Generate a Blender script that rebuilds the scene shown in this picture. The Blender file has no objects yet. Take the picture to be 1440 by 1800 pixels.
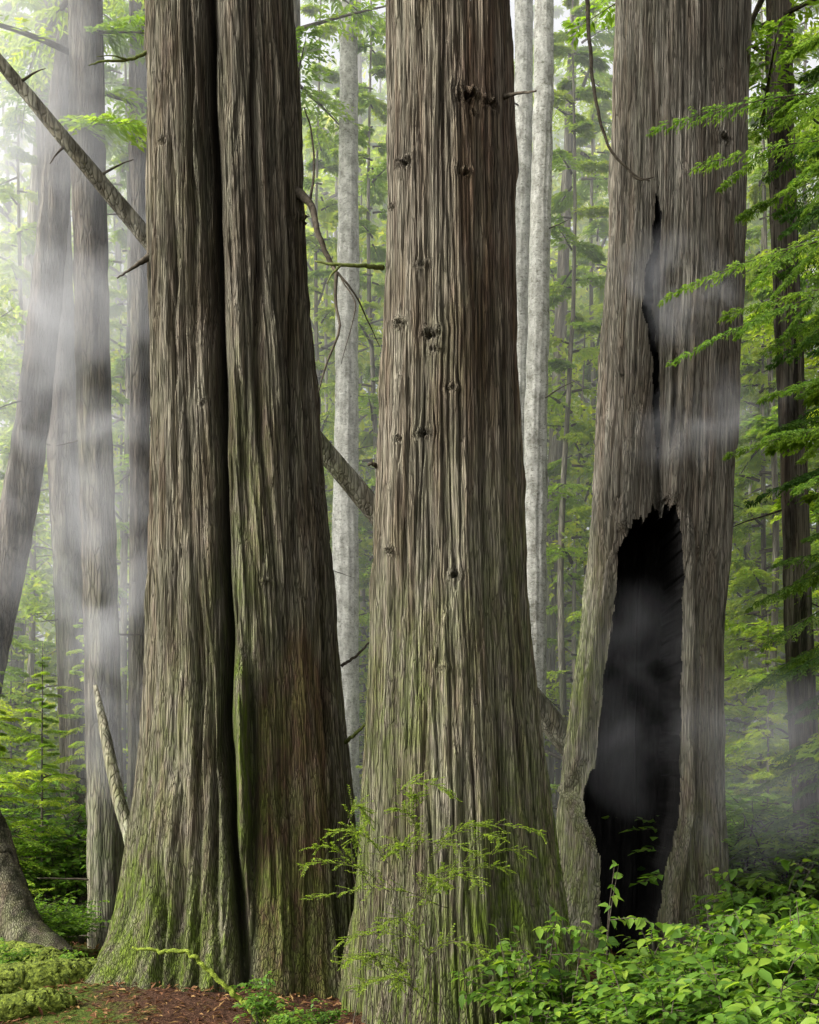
import bpy, math, numpy as np
from mathutils import Vector
sc=bpy.context.scene
K=0.84/1800; CH=1.87
def P(px,py,D): return np.array([(px-720)*K*D, D, CH-(py-1350)*K*D])
# ---------------------------------------------------------------- noise
_r=np.random.RandomState(7)
_perm=np.tile(_r.permutation(256),3)
_g=_r.normal(size=(256,3)); _g/=np.linalg.norm(_g,axis=1)[:,None]; _g=_g.astype(np.float32)
def pn(x,y,z):
    x,y,z=np.broadcast_arrays(x,y,z)
    xi=np.floor(x).astype(int); yi=np.floor(y).astype(int); zi=np.floor(z).astype(int)
    xf=(x-xi).astype(np.float32); yf=(y-yi).astype(np.float32); zf=(z-zi).astype(np.float32)
    u=xf*xf*(3-2*xf); v=yf*yf*(3-2*yf); w=zf*zf*(3-2*zf)
    def c(a,b,d):
        g=_g[_perm[_perm[_perm[(xi+a)&255]+((yi+b)&255)]+((zi+d)&255)]]
        return g[...,0]*(xf-a)+g[...,1]*(yf-b)+g[...,2]*(zf-d)
    def L(p,q,t): return p+(q-p)*t
    return 1.6*L(L(L(c(0,0,0),c(1,0,0),u),L(c(0,1,0),c(1,1,0),u),v),L(L(c(0,0,1),c(1,0,1),u),L(c(0,1,1),c(1,1,1),u),v),w)
# ---------------------------------------------------------------- mesh helpers
def link(o): sc.collection.objects.link(o); return o
def mesh(name,V,F,mats,attrs=None,smooth=True,midx=None):
    me=bpy.data.meshes.new(name)
    V=np.ascontiguousarray(V,dtype=np.float32); F=np.ascontiguousarray(F,dtype=np.int32)
    me.vertices.add(len(V)); me.vertices.foreach_set("co",V.ravel())
    me.loops.add(F.size); me.loops.foreach_set("vertex_index",F.ravel())
    me.polygons.add(len(F)); me.polygons.foreach_set("loop_start",np.arange(0,F.size,F.shape[1],dtype=np.int32))
    me.polygons.foreach_set("use_smooth",np.full(len(F),smooth,dtype=bool))
    if not isinstance(mats,(list,tuple)): mats=[mats]
    for m in mats: me.materials.append(m)
    if midx is not None: me.polygons.foreach_set("material_index",np.asarray(midx,dtype=np.int32))
    me.update(calc_edges=True)
    if attrs:
        for k,a in attrs.items():
            at=me.attributes.new(k,'FLOAT','POINT'); at.data.foreach_set("value",np.ascontiguousarray(a,dtype=np.float32).ravel())
    return me
def obj(name,me,parent=None,**kw):
    o=link(bpy.data.objects.new(name,me))
    if parent is not None: o.parent=parent
    for k,v in kw.items(): o[k]=v
    return o
def thing(name,loc,label,cat,group=None):
    e=link(bpy.data.objects.new(name,None)); e.location=loc; e.empty_display_size=.3
    e["label"]=label; e["category"]=cat
    if group: e["group"]=group
    return e
def part(name,me,th,**kw):
    o=obj(name,me,th,**kw); o.location=(-th.location.x,-th.location.y,-th.location.z); return o
class Geo:
    def __init__(s): s.V=[];s.F=[];s.T=[];s.M=[];s.n=0
    def add(s,V,F,t,m=0):
        s.V.append(V); s.F.append(F+s.n); s.n+=len(V); s.T.append(np.broadcast_to(t,(len(V),)).astype(float)); s.M.append(np.full(len(F),m))
    def mesh(s,name,mats,smooth=False):
        return mesh(name,np.concatenate(s.V),np.concatenate(s.F),mats,{"tint":np.concatenate(s.T)},smooth,np.concatenate(s.M))
def nrm(a): return a/(np.linalg.norm(a,axis=-1,keepdims=True)+1e-9)
def catmull(pts,n):
    pts=np.asarray(pts,float); m=len(pts)
    p=np.vstack([2*pts[0]-pts[1],pts,2*pts[-1]-pts[-2]])
    t=np.linspace(0,m-1-1e-6,n); i=t.astype(int); f=(t-i)[:,None]
    a,b,c,d=p[i],p[i+1],p[i+2],p[i+3]
    return .5*((2*b)+(-a+c)*f+(2*a-5*b+4*c-d)*f**2+(-a+3*b-3*c+d)*f**3)
def tube(pts,rad,n=24,seg=8,jit=0.,seed=0,rough=0.,fr=3.,fz=1.):
    pr=np.hstack([np.asarray(pts,float),np.asarray(rad,float)[:,None]])
    c=catmull(pr,n); C=c[:,:3]; R=np.maximum(c[:,3],.0005)
    if jit:
        q=np.arange(n)*.35+seed*7.3
        C=C+jit*np.stack([pn(q,0*q+.3,0*q),pn(q,0*q+5.3,0*q),pn(q,0*q+9.3,0*q)],1)
    T=nrm(np.gradient(C,axis=0)); ref=np.array([0,1,0.]) if abs(T[:,1]).mean()<.8 else np.array([1.,0,0])
    A=nrm(np.cross(T,ref)); B=np.cross(T,A)
    ph=np.linspace(0,2*math.pi,seg,endpoint=False)
    cs,sn=np.cos(ph),np.sin(ph)
    RR=R[:,None]*np.ones(seg)
    if rough:
        s=np.concatenate([[0],np.cumsum(np.linalg.norm(np.diff(C,axis=0),axis=1))])[:,None]
        RR=RR*(1+rough*(pn(cs[None]*fr+seed,sn[None]*fr,s*fz)+.5*pn(cs[None]*fr*3+seed,sn[None]*fr*3,s*fz*3)))
    V=C[:,None,:]+RR[...,None]*(cs[None,:,None]*A[:,None,:]+sn[None,:,None]*B[:,None,:])
    V=np.concatenate([C[:1],V.reshape(-1,3),C[-1:]])
    i=np.arange(n-1)[:,None]*seg; j=np.arange(seg)[None]; j2=(j+1)%seg
    F=np.stack([i+j,i+j2,i+seg+j2,i+seg+j],-1).reshape(-1,4)+1
    last=len(V)-1; b=1+(n-1)*seg
    jj=np.arange(0,seg,2)
    F0=np.stack([np.zeros_like(jj),(jj+2)%seg+1,(jj+1)+1,jj+1],-1)
    F1=np.stack([np.full_like(jj,last),b+jj,b+jj+1,b+(jj+2)%seg],-1)
    return V,np.concatenate([F,F0,F1])
def diamonds(base,d,nr,L,W,fold=.15):
    base=base.reshape(-1,3); d=nrm(d.reshape(-1,3)); nr=nr.reshape(-1,3)
    L=np.broadcast_to(np.ravel(L),(len(base),))[:,None]; W=np.broadcast_to(np.ravel(W),(len(base),))[:,None]
    s=nrm(np.cross(d,nr)); u=np.cross(s,d)
    V=np.stack([base,base+d*L*.45+s*W*.5+u*W*fold,base+d*L-u*L*.08,base+d*L*.45-s*W*.5+u*W*fold],1).reshape(-1,3)
    F=np.arange(len(V)).reshape(-1,4)
    return V,F
def broad(base,d,nr,L,W):
    base=base.reshape(-1,3); d=nrm(d.reshape(-1,3)); N=len(base)
    s=nrm(np.cross(d,nr.reshape(-1,3))); u=np.cross(s,d)
    L=np.broadcast_to(L,(N,))[:,None]; W=np.broadcast_to(W,(N,))[:,None]
    ts=[0,.2,.48,.78,1.]; ws=[.04,.8,1.,.55,.02]; out=[]
    for t,w in zip(ts,ws):
        for q in (-1,0,1):
            out.append(base+d*L*t+s*W*.5*w*q+u*(abs(q)*W*.16*w-L*.22*t*t))
    V=np.stack(out,1).reshape(-1,3)
    f=[]
    for a in range(4):
        for q in range(2): f.append([a*3+q,a*3+q+1,a*3+q+4,a*3+q+3])
    F=(np.arange(N)[:,None,None]*15+np.array(f)[None]).reshape(-1,4)
    return V,F
UP=np.array([0,0,1.])
def bough(G,rng,base,tip,arch=.15,nb=12,nk=8,ll=.14,lw=.05,bw=.4,droop=.35,wood=1,rw=.012,tint=.5,tv=.25):
    base=np.asarray(base,float); tip=np.asarray(tip,float); ax=tip-base; L=np.linalg.norm(ax); out=ax/L
    sd=nrm(np.cross(out,UP))
    t=np.linspace(.15,1,nb)+rng.uniform(-.02,.02,nb)
    pos=base+ax*t[:,None]+UP*(arch*L*4*(t-t*t)*.5)[:,None]
    bl=L*bw*(np.minimum(1,t*3.)*np.maximum(1.08-t,.02)**.8)*rng.uniform(.7,1.15,nb)+.04*L
    sg=np.array([-1,1.])
    bd=nrm(out*.62+sd*sg[:,None]*.8)[None]+rng.normal(0,.1,(nb,2,3))
    s=(np.arange(nk)+.6)/nk
    sl=bl[:,None,None]*s[None,None,:]*np.ones((1,2,1))
    bp=pos[:,None,None,:]+bd[:,:,None,:]*sl[...,None]-UP*(droop*sl**2/np.maximum(L*.4,.1))[...,None]
    perp=nrm(np.cross(bd,UP))
    ld=bd[:,:,None,None,:]*.75+perp[:,:,None,None,:]*np.array([-1,1.])[None,None,None,:,None]*.65
    ld=ld*np.ones((nb,2,nk,2,1))+rng.normal(0,.16,(nb,2,nk,2,3)); ld[...,2]-=.15+.5*droop*s[None,None,:,None]
    bp=bp[:,:,:,None,:]*np.ones((nb,2,nk,2,1))+rng.normal(0,ll*.08,(nb,2,nk,2,3))
    nr=UP+rng.normal(0,.35,(nb,2,nk,2,3))
    LL=ll*(1.1-.55*s)[None,None,:,None]*rng.uniform(.7,1.2,(nb,2,nk,2))
    V,F=diamonds(bp,ld,nr,LL,lw*rng.uniform(.7,1.2,LL.shape))
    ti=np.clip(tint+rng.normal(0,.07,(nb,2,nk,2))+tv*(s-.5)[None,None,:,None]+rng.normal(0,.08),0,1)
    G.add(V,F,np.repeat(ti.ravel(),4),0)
    if wood:
        tt=np.linspace(0,1,7); c=base+ax*tt[:,None]+UP*(arch*L*4*(tt-tt*tt)*.5)[:,None]
        V,F=tube(c,rw*(1.05-tt),9,6); G.add(V,F,.5,1)
# ---------------------------------------------------------------- materials
class NT:
    def __init__(s,name):
        s.m=bpy.data.materials.new(name); s.m.use_nodes=True; s.t=s.m.node_tree; s.t.nodes.clear(); s.o=s.n('ShaderNodeOutputMaterial')
    def n(s,ty,**kw): return s.t.nodes.new(ty)
    def l(s,a,b): s.t.links.new(a,b)
    def attr(s,n): x=s.n('ShaderNodeAttribute'); x.attribute_name=n; return x.outputs['Fac']
    def noise(s,vec,scale,detail=4,rough=.55,dist=0):
        x=s.n('ShaderNodeTexNoise'); x.inputs['Scale'].default_value=scale; x.inputs['Detail'].default_value=detail; x.inputs['Roughness'].default_value=rough; x.inputs['Distortion'].default_value=dist
        if vec is not None: s.l(vec,x.inputs['Vector'])
        return x.outputs['Fac']
    def ramp(s,f,stops):
        x=s.n('ShaderNodeValToRGB'); e=x.color_ramp.elements
        while len(e)<len(stops): e.new(.5)
        for q,(p,c) in zip(e,stops): q.position=p; q.color=(*c,1) if len(c)==3 else c
        s.l(f,x.inputs[0]); return x.outputs[0]
    def mix(s,f,a,b,bt='MIX'):
        x=s.n('ShaderNodeMix'); x.data_type='RGBA'; x.blend_type=bt
        for v,i in ((f,0),(a,6),(b,7)):
            if isinstance(v,(int,float)): x.inputs[i].default_value=v
            elif isinstance(v,tuple): x.inputs[i].default_value=(*v,1)
            else: s.l(v,x.inputs[i])
        return x.outputs[2]
    def math(s,op,a,b=0.,clamp=False):
        x=s.n('ShaderNodeMath'); x.operation=op; x.use_clamp=clamp
        for v,i in ((a,0),(b,1)):
            if isinstance(v,(int,float)): x.inputs[i].default_value=v
            else: s.l(v,x.inputs[i])
        return x.outputs[0]
    def coord(s,scale=(1,1,1)):
        c=s.n('ShaderNodeTexCoord'); m=s.n('ShaderNodeMapping'); m.inputs['Scale'].default_value=scale; s.l(c.outputs['Object'],m.inputs[0]); return m.outputs[0]
    def bump(s,h,st,d):
        b=s.n('ShaderNodeBump'); b.inputs['Strength'].default_value=st; b.inputs['Distance'].default_value=d; s.l(h,b.inputs['Height']); return b.outputs[0]
    def prin(s,col,rough=.85,normal=None,spec=.2):
        p=s.n('ShaderNodeBsdfPrincipled')
        if isinstance(col,tuple): p.inputs['Base Color'].default_value=(*col,1)
        else: s.l(col,p.inputs['Base Color'])
        p.inputs['Roughness'].default_value=rough; p.inputs['Specular IOR Level'].default_value=spec
        if normal is not None: s.l(normal,p.inputs['Normal'])
        s.l(p.outputs[0],s.o.inputs[0]); return p
def bark_mat(name,lo,hi,red,moss,vs=56,vz=.026,mossamt=1.):
    M=NT(name); iso=M.coord()
    fib=M.noise(M.coord((1,1,.03)),105,4,.7,.1); big=M.noise(M.coord((1,1,.45)),1.6,3,.6); mid=M.noise(M.coord((1,1,.12)),8,3,.6)
    tc=M.coord(); wn=M.n('ShaderNodeTexNoise'); wn.inputs['Scale'].default_value=2.; wn.inputs['Detail'].default_value=3; M.l(tc,wn.inputs['Vector'])
    va=M.n('ShaderNodeVectorMath'); va.operation='MULTIPLY_ADD'; M.l(wn.outputs['Color'],va.inputs[0]); va.inputs[1].default_value=(.03,.03,.0); M.l(tc,va.inputs[2])
    mp=M.n('ShaderNodeMapping'); mp.inputs['Scale'].default_value=(1,1,vz); M.l(va.outputs[0],mp.inputs[0])
    vo=M.n('ShaderNodeTexVoronoi'); vo.feature='DISTANCE_TO_EDGE'; vo.inputs['Scale'].default_value=vs; M.l(mp.outputs[0],vo.inputs['Vector'])
    edge=M.ramp(vo.outputs['Distance'],[(.0,(0,0,0)),(.14,(.75,.75,.75)),(.4,(1,1,1))])
    rd=M.attr('ridge')
    r2=M.math('MULTIPLY',M.math('ADD',M.math('MULTIPLY',rd,.95),M.math('MULTIPLY',M.math('SUBTRACT',fib,.40),1.5),True),M.math('ADD',.32,M.math('MULTIPLY',edge,.68)))
    c=M.mix(r2,lo,hi)  # furrow shade painted into the bark colour: dark in creases, light on ridges
    redf=M.math('ADD',M.math('MULTIPLY',M.ramp(mid,[(.42,(0,0,0)),(.66,(1,1,1))]),.55),M.attr('red'),True)
    c=M.mix(redf,c,M.mix(r2,tuple(v*.25 for v in red),red))
    c=M.mix(M.ramp(big,[(.35,(0,0,0)),(.65,(1,1,1))]),M.mix(1.,c,(.70,.69,.66),'MULTIPLY'),M.mix(1.,c,(1.32,1.33,1.32),'MULTIPLY'))
    mo=M.math('MULTIPLY',M.attr('moss'),M.ramp(M.noise(M.coord((1,1,.35)),10,4,.75),[(.36,(.14,.14,.14)),(.6,(1,1,1))]),True)
    mc=M.mix(M.math('MULTIPLY',M.noise(iso,40,3),M.math('ADD',r2,.15)),moss,(moss[0]*6.,moss[1]*6,moss[2]*3.))
    c=M.mix(M.math('MULTIPLY',mo,mossamt),c,mc)
    h=M.math('ADD',M.math('MULTIPLY',fib,.7),M.math('MULTIPLY',edge,.8))
    M.prin(c,.9,M.bump(h,1.,.02),.12); return M.m
bark=bark_mat('cedar_bark',(.011,.009,.0065),(.195,.17,.132),(.10,.057,.038),(.026,.036,.007))
bark_pale=bark_mat('weathered_cedar_bark',(.016,.014,.011),(.25,.225,.185),(.13,.085,.06),(.03,.042,.009))
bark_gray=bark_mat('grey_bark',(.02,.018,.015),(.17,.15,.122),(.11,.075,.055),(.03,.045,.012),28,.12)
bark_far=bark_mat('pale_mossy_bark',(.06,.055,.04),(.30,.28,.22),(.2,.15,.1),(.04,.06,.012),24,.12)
def alder():
    M=NT('pale_lichen_bark'); iso=M.coord((1,1,.7))
    a=M.noise(iso,8,6,.75); b=M.noise(M.coord((1,1,2.)),19,5,.8)
    c=M.ramp(a,[(.34,(.22,.21,.17)),(.48,(.46,.45,.39)),(.6,(.66,.65,.58))])
    c=M.mix(M.ramp(b,[(.38,(.85,.85,.85)),(.47,(0,0,0))]),c,(.14,.14,.09))
    M.prin(c,.9,M.bump(M.math('ADD',a,b),.8,.05)); return M.m
pale=alder()
def charm():
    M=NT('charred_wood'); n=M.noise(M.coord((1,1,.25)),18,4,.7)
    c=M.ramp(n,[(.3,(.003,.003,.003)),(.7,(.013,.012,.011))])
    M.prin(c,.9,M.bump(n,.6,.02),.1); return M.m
char=charm()
def leafm(name,a,b,c,tr=.45,rough=.5,spec=.3,tm=(1.7,1.8,.9)):
    M=NT(name); t=M.attr('tint'); oi=M.n('ShaderNodeObjectInfo')
    t3=M.math('ADD',t,M.math('MULTIPLY',M.math('SUBTRACT',oi.outputs['Random'],.5),.3),True)
    col=M.ramp(t3,[(0,a),(.5,b),(1,c)])
    p=M.prin(col,rough,None,spec)
    tn=M.n('ShaderNodeBsdfTranslucent'); M.l(M.mix(1.,col,tm,'MULTIPLY'),tn.inputs[0])
    mx=M.n('ShaderNodeMixShader'); mx.inputs[0].default_value=tr; M.l(p.outputs[0],mx.inputs[1]); M.l(tn.outputs[0],mx.inputs[2]); M.l(mx.outputs[0],M.o.inputs[0]); return M.m
needle=leafm('conifer_foliage',(.06,.11,.02),(.18,.27,.035),(.36,.40,.05),.5,.7,.1,(2.1,2.2,1.))
maple=leafm('sunlit_leaf',(.12,.20,.02),(.28,.37,.035),(.50,.50,.05),.55,.6,.1,(1.9,1.9,.9))
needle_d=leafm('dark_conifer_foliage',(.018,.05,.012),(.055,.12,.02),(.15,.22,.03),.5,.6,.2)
salal=leafm('glossy_leaf',(.03,.075,.010),(.09,.175,.02),(.21,.29,.03),.45,.5,.25)
huck=leafm('small_bright_leaf',(.07,.12,.015),(.15,.21,.022),(.27,.31,.04),.5,.5,.2)
brushm=leafm('shrub_leaf',(.04,.09,.013),(.11,.21,.024),(.22,.32,.035),.5,.55,.2)
def simple(name,a,b,sc_=20,bd=.01):
    M=NT(name); n=M.noise(M.coord(),sc_,5,.65); M.prin(M.ramp(n,[(.35,a),(.65,b)]),.9,M.bump(n,.8,bd),.15); return M.m
twig=simple('twig_bark',(.025,.02,.013),(.085,.07,.05))
mossb=simple('mossy_branch',(.05,.055,.015),(.14,.17,.04),30)
mosslog=simple('moss_carpet',(.03,.045,.007),(.18,.22,.028),40,.05)
mossy2=simple('bright_moss',(.07,.10,.012),(.22,.27,.03),60,.02)
litterm=leafm('dry_litter',(.05,.02,.01),(.13,.06,.028),(.22,.14,.05),.1,.8,.1)
def groundm():
    M=NT('forest_floor'); iso=M.coord(); a=M.noise(iso,1.6,5,.6); b=M.noise(iso,38,5,.7)
    c=M.ramp(b,[(.3,(.018,.010,.006)),(.55,(.075,.036,.02)),(.75,(.14,.08,.045))])
    g=M.ramp(b,[(.3,(.02,.035,.008)),(.7,(.11,.14,.02))])
    c=M.mix(M.ramp(M.math('ADD',M.math('ADD',a,M.math('MULTIPLY',M.math('SUBTRACT',b,.5),.25)),M.math('MULTIPLY',M.math('SUBTRACT',M.attr('moss'),.5),.2)),[(.44,(0,0,0)),(.54,(1,1,1))]),c,g)
    M.prin(c,.95,M.bump(b,1.,.05),.1); return M.m
# ---------------------------------------------------------------- ground
n=420
s=np.linspace(-1,1,n); ax=np.sinh(s*5.2)/np.sinh(5.2)*260
X,Y=np.meshgrid(ax,ax+10)
def gz(x,y):
    x=np.asarray(x,float); y=np.asarray(y,float)
    z=.10*pn(x*.5,y*.5,0*x+.5)+.05*pn(x*1.7,y*1.7,0*x+3.5)
    far=np.clip((y-14)/40,0,1); z=z*(1+3*far)
    z=z+.28*np.exp(-((x+1.6)**2+(y-9.7)**2)/1.2)
    return z
Z=gz(X,Y)+.02*pn(X*7,Y*7,0*X+1.5)+.012*pn(X*22,Y*22,0*X+1.5)
i=np.arange(n-1)[:,None]*n+np.arange(n-1)[None]
F=np.stack([i,i+1,i+n+1,i+n],-1).reshape(-1,4)
gm=np.clip(.5+.9*(-(X+2.1)),0,1)
obj('ground',mesh('ground',np.stack([X,Y,Z],-1).reshape(-1,3),F,groundm(),{'moss':gm.ravel()}),kind='structure')
# ---------------------------------------------------------------- big trunks
def inpoly(x,y,poly):
    r=np.zeros(x.shape,bool); p=np.array(poly,float); m=len(p)
    for a in range(m):
        x1,y1=p[a]; x2,y2=p[(a+1)%m]
        c=((y1>y)!=(y2>y))&(x<(x2-x1)*(y-y1)/(y2-y1+1e-9)+x1); r^=c
    return r
def big_trunk(prof,D,ztop,nth,nz,seed,f1=12.,grooves=(),knots=(),poly=None,lobes=(),mossf=None,smoothf=None,redf=None):
    pr=np.array(prof,float); zz=CH-(pr[:,0]-1350)*K*D; o=np.argsort(zz)
    z=np.linspace(-.25,ztop,nz)
    xl=np.interp(z,zz[o],((pr[:,1]-720)*K*D)[o]); xr=np.interp(z,zz[o],((pr[:,2]-720)*K*D)[o])
    ker=np.hanning(max(5,int(nz*.05))|1); ker/=ker.sum(); w=len(ker)//2
    sm=lambda a: np.convolve(np.pad(a,w,mode='reflect',reflect_type='odd'),ker,'valid')
    xl=sm(xl); xr=sm(xr); cx=(xl+xr)/2; R=(xr-xl)/2
    ph=np.linspace(-math.pi,math.pi,nth,endpoint=False)
    Z,PH=np.meshgrid(z,ph,indexing='ij'); RR=R[:,None]*np.ones(nth); CX=cx[:,None]*np.ones(nth)
    Rm=float(np.interp(4,z,R))
    dr=np.zeros_like(Z); dph=np.zeros_like(Z); kn_=np.zeros_like(Z)
    for (kx,ky,ksz,kh) in knots:
        kz=CH-(ky-1350)*K*(D-Rm); x0=(kx-720)*K*(D-Rm); c0=np.interp(kz,z,cx); r0=np.interp(kz,z,R)
        p0=math.asin(np.clip((x0-c0)/r0,-.95,.95)); du=(PH-p0)*r0; dz=(Z-kz)
        d2=(du/ksz)**2+(dz/(ksz*.6))**2
        dph+=-du*np.exp(-d2*.9)*.55/r0; dr+=kh*np.exp(-d2*1.6)*(.6+2.4*pn(du*36,dz*55,np.full_like(du,seed+kx)))-kh*1.8*np.exp(-((du/ksz)**2+((dz+.2*ksz)/(ksz*.35))**2)*6)
        kn_=np.maximum(kn_,np.exp(-d2*2.))
    def line_phi(ln,Dd):
        l=np.array(ln,float); lz=CH-(l[:,1]-1350)*K*Dd; o=np.argsort(lz)
        lx=np.interp(z,lz[o],((l[:,0]-720)*K*Dd)[o]); a=np.interp(z,lz[o],l[:,2][o])
        return np.arcsin(np.clip((lx-cx)/R,-.97,.97)),a
    gmask=np.zeros_like(Z)
    for gi,(ln,wd,dep) in enumerate(grooves):
        p0,a=line_phi(ln,D-Rm*.9)
        wob=.04*pn(z*.9+seed+gi*5,0*z,0*z+2)+.012*pn(z*2.8+seed+gi*5,0*z,0*z+2)
        if wd==.0601: wob=wob*.2
        wv=wd*(1+.7*pn(z*1.3+seed,0*z+7+gi,0*z))
        du=(PH-p0[:,None])*RR+wob[:,None]
        g=np.exp(-(np.abs(du)/np.maximum(wv,.014)[:,None])**2.2)*a[:,None]; dr-=dep*g
        if wd<.2 and dep>0: gmask=np.maximum(gmask,g)
    for (pc,wd,amp,hh) in lobes:
        d=np.angle(np.exp(1j*(PH-pc))); dr+=amp*np.exp(-(d/wd)**2)*np.exp(-np.maximum(Z,0)/hh)
    P2=PH+dph+.012*Z+.02*pn(np.sin(PH)*2+seed,np.cos(PH)*2,Z*.3)
    X=np.sin(P2)*RR.mean(); Y=np.cos(P2)*RR.mean()
    wx=.012*pn(X*2.5+seed,Y*2.5,Z*.6)+.003*pn(X*9+seed,Y*9,Z*2.5)
    n1=pn(f1*(X+wx)+seed,f1*(Y+wx),Z*.34); n2=pn(f1*2.3*(X+wx),f1*2.3*(Y-wx)+seed,Z*.8); n4=pn(f1*.42*(X+wx)+seed*2,f1*.42*(Y+wx),Z*.16)
    n3=pn(X*42,Y*42+seed,Z*9); nb=pn(X*2.2+seed,Y*2.2,Z*.2)
    h1=np.minimum(1,np.abs(n1)*3.8)**.8; h2=np.minimum(1,np.abs(n2)*3.4)**.8; h4=np.minimum(1,np.abs(n4)*6.)**.6
    ridge=.46*h1+.36*h2+.18*h4
    amp=.038*(1+.5*pn(X*3,Y*3+seed,Z*.6))
    pxs=720+(CX+RR*np.sin(PH))/(K*(D-RR*np.cos(PH))); pys=1350-(Z-CH)/(K*(D-RR*np.cos(PH)))
    if smoothf is not None:
        sf=np.clip(smoothf(pxs,pys),0,1)*(np.cos(PH)>0); ridge=ridge*(1-sf)+sf*(.68+.3*h2); amp=amp*(1-.4*sf); dr-=.04*sf
    dr+=amp*(ridge-1)+.004*n3+.034*nb+.022*np.clip(n4*2,-1,1)
    flake=pn(X*22+seed*3,Y*22,Z*1.5); dr+=.007*np.sign(flake)*np.minimum(1,np.abs(flake)*9)
    fl2=pn(X*11+seed*5,Y*11,Z*.9); dr+=.014*np.clip((fl2-.2)*12,0,1)
    fl3=pn(X*5+seed*7,Y*5,Z*.5); dr+=.018*np.clip((fl3-.15)*14,0,1)
    r=RR+dr
    x=CX+r*np.sin(PH); y=D-r*np.cos(PH); zc=Z+.006*n3
    pxs=720+x/(K*y); pys=1350-(Z-CH)/(K*y)
    moss=np.zeros_like(Z) if mossf is None else mossf(x,y,Z,PH,pxs,pys)
    red=np.zeros_like(Z) if redf is None else np.clip(redf(pxs,pys)*(np.cos(PH)>0),0,1)
    front=np.cos(PH)>0
    hol=np.zeros(Z.shape,bool)
    if poly is not None:
        jx=4*pn(X*4+3,Z*5,Y*0)+2.5*pn(X*22,Z*9,Y*0)+1.5*pn(X*45,Z*22,Y*0); jy=18*pn(X*20+9,Z*.5,Y*0)+12*pn(X*40+9,Z*2,Y*0)
        for q,(pp,dep) in enumerate(poly):
            m=inpoly(pxs+jx,pys+jy,pp)&front
            y=np.where(m,y+dep*(1+.15*pn(X*5,Z*2,Y*0)),y); hol|=m
    V=np.stack([x,y,zc],-1).reshape(-1,3)
    i=np.arange(nz-1)[:,None]*nth; j=np.arange(nth)[None]; j2=(j+1)%nth
    F=np.stack([i+j,i+j2,i+nth+j2,i+nth+j],-1).reshape(-1,4)
    tone=np.clip(ridge*1.15-.1,0,1)**1.2*(1-.6*gmask)*(1-.65*kn_)  # furrows and grooves get darker colour, standing in for their shade
    return V,F,{'ridge':tone.ravel(),'moss':np.clip(moss,0,1).ravel(),'red':red.ravel()},hol.ravel()
def submesh(name,V,F,mask,mat,at=None):
    f=F[mask]; u,inv=np.unique(f.ravel(),return_inverse=True)
    a={k:v[u] for k,v in at.items()} if at else None
    return mesh(name,V[u],inv.reshape(-1,4),mat,a)
# left tree
D1=10.2
prof=[(-400,250,490),(0,254,512),(200,257,526),(500,261,545),(800,264,568),(1000,264,585),(1200,262,603),(1350,252,618),(1450,238,628),(1600,218,640),(1700,180,650),(1760,150,650),(1850,110,655)]
seam=[(362,-300,1),(366,0,1),(378,400,1),(386,700,1),(394,900,1),(398,1100,1),(398,1300,1),(410,1450,1),(432,1580,.9),(460,1800,.5)]
g=[(seam,.04,.32),(seam,.18,.07),
   ([(424,1130,0),(424,1200,1),(430,1400,1),(440,1500,0)],.05,-.10),
   ([(446,1160,0),(448,1250,.8),(452,1400,1),(456,1520,.7),(462,1600,.2)],.045,.16),
   ([(548,650,0),(560,900,.7),(578,1200,1),(592,1450,1),(600,1700,.7)],.05,.12),
   ([(300,1250,0),(318,1400,.5),(322,1550,1),(318,1700,1)],.06,.13),
   ([(280,1500,0),(290,1600,1),(292,1720,1)],.05,.14),
   ([(322,-50,.9),(326,300,.8),(335,600,.4),(340,800,0)],.035,.11),
   ([(345,100,0),(352,250,.9),(366,480,.5),(374,640,0)],.045,.14),
   ([(335,-100,.8),(342,200,1),(352,420,0)],.05,-.05),
   ([(404,-100,.8),(412,200,1),(418,600,.8),(425,950,0)],.05,-.05),
   ([(440,-50,.8),(450,400,1),(462,800,.8),(475,1000,0)],.03,.09),
   ([(495,100,0),(505,500,.9),(520,900,.8),(530,1200,0)],.03,.09),
   ([(295,200,0),(300,500,.9),(302,900,.9),(300,1200,0)],.03,.08),
   ([(345,900,0),(348,1200,.8),(352,1500,.8),(360,1700,.4)],.035,.10),
   ([(372,1150,0),(374,1300,.9),(382,1500,.9),(400,1700,.4)],.03,.10),
   ([(500,900,0),(508,1150,.6),(520,1400,.8),(540,1700,.5)],.10,.08)]
def m1(x,y,Z,PH,px,py):
    m=np.clip((1.4-Z)/1.0,0,1)*np.clip((470-px)/200,.1,1)*1.5+.3*np.clip((3.6-Z)/2,0,1)
    m=m+.4*np.exp(-((px-430)/45)**2)*np.clip((py-450)/500,0,1)*np.clip((1500-py)/200,0,1)+.12
    m=m+.7*pn(x*2,y*2,Z*.8)*m
    return m+1.5*np.exp(-((px-424-.04*(py-1300))/12)**2)*np.clip((py-1130)/80,0,1)*np.clip((1510-py)/60,0,1)
def zone(px,py): return np.clip((px-448)/12,0,1)*np.clip((585-px)/15,0,1)*np.clip((py-1130-60*np.sin(px*.045))/60,0,1)
V,F,at,_=big_trunk(prof,D1,12.5,900,560,11,15.,g,[(350,700,.05,.03),(275,220,.06,.03),(540,330,.07,.05),(470,1020,.05,.03)],None,[(-.9,.25,.30,.42),(-.35,.18,.18,.35),(.35,.2,.10,.3),(.95,.3,.12,.5),(2.5,.4,.25,.5),(-2.2,.4,.25,.5)],m1,lambda a,b:.8*zone(a,b),lambda a,b:.7*zone(a,b))
T=thing('cedar_tree',(float(P(400,1700,D1)[0]),D1,0),'huge old cedar with two fused stems and mossy base','tree')
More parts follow.
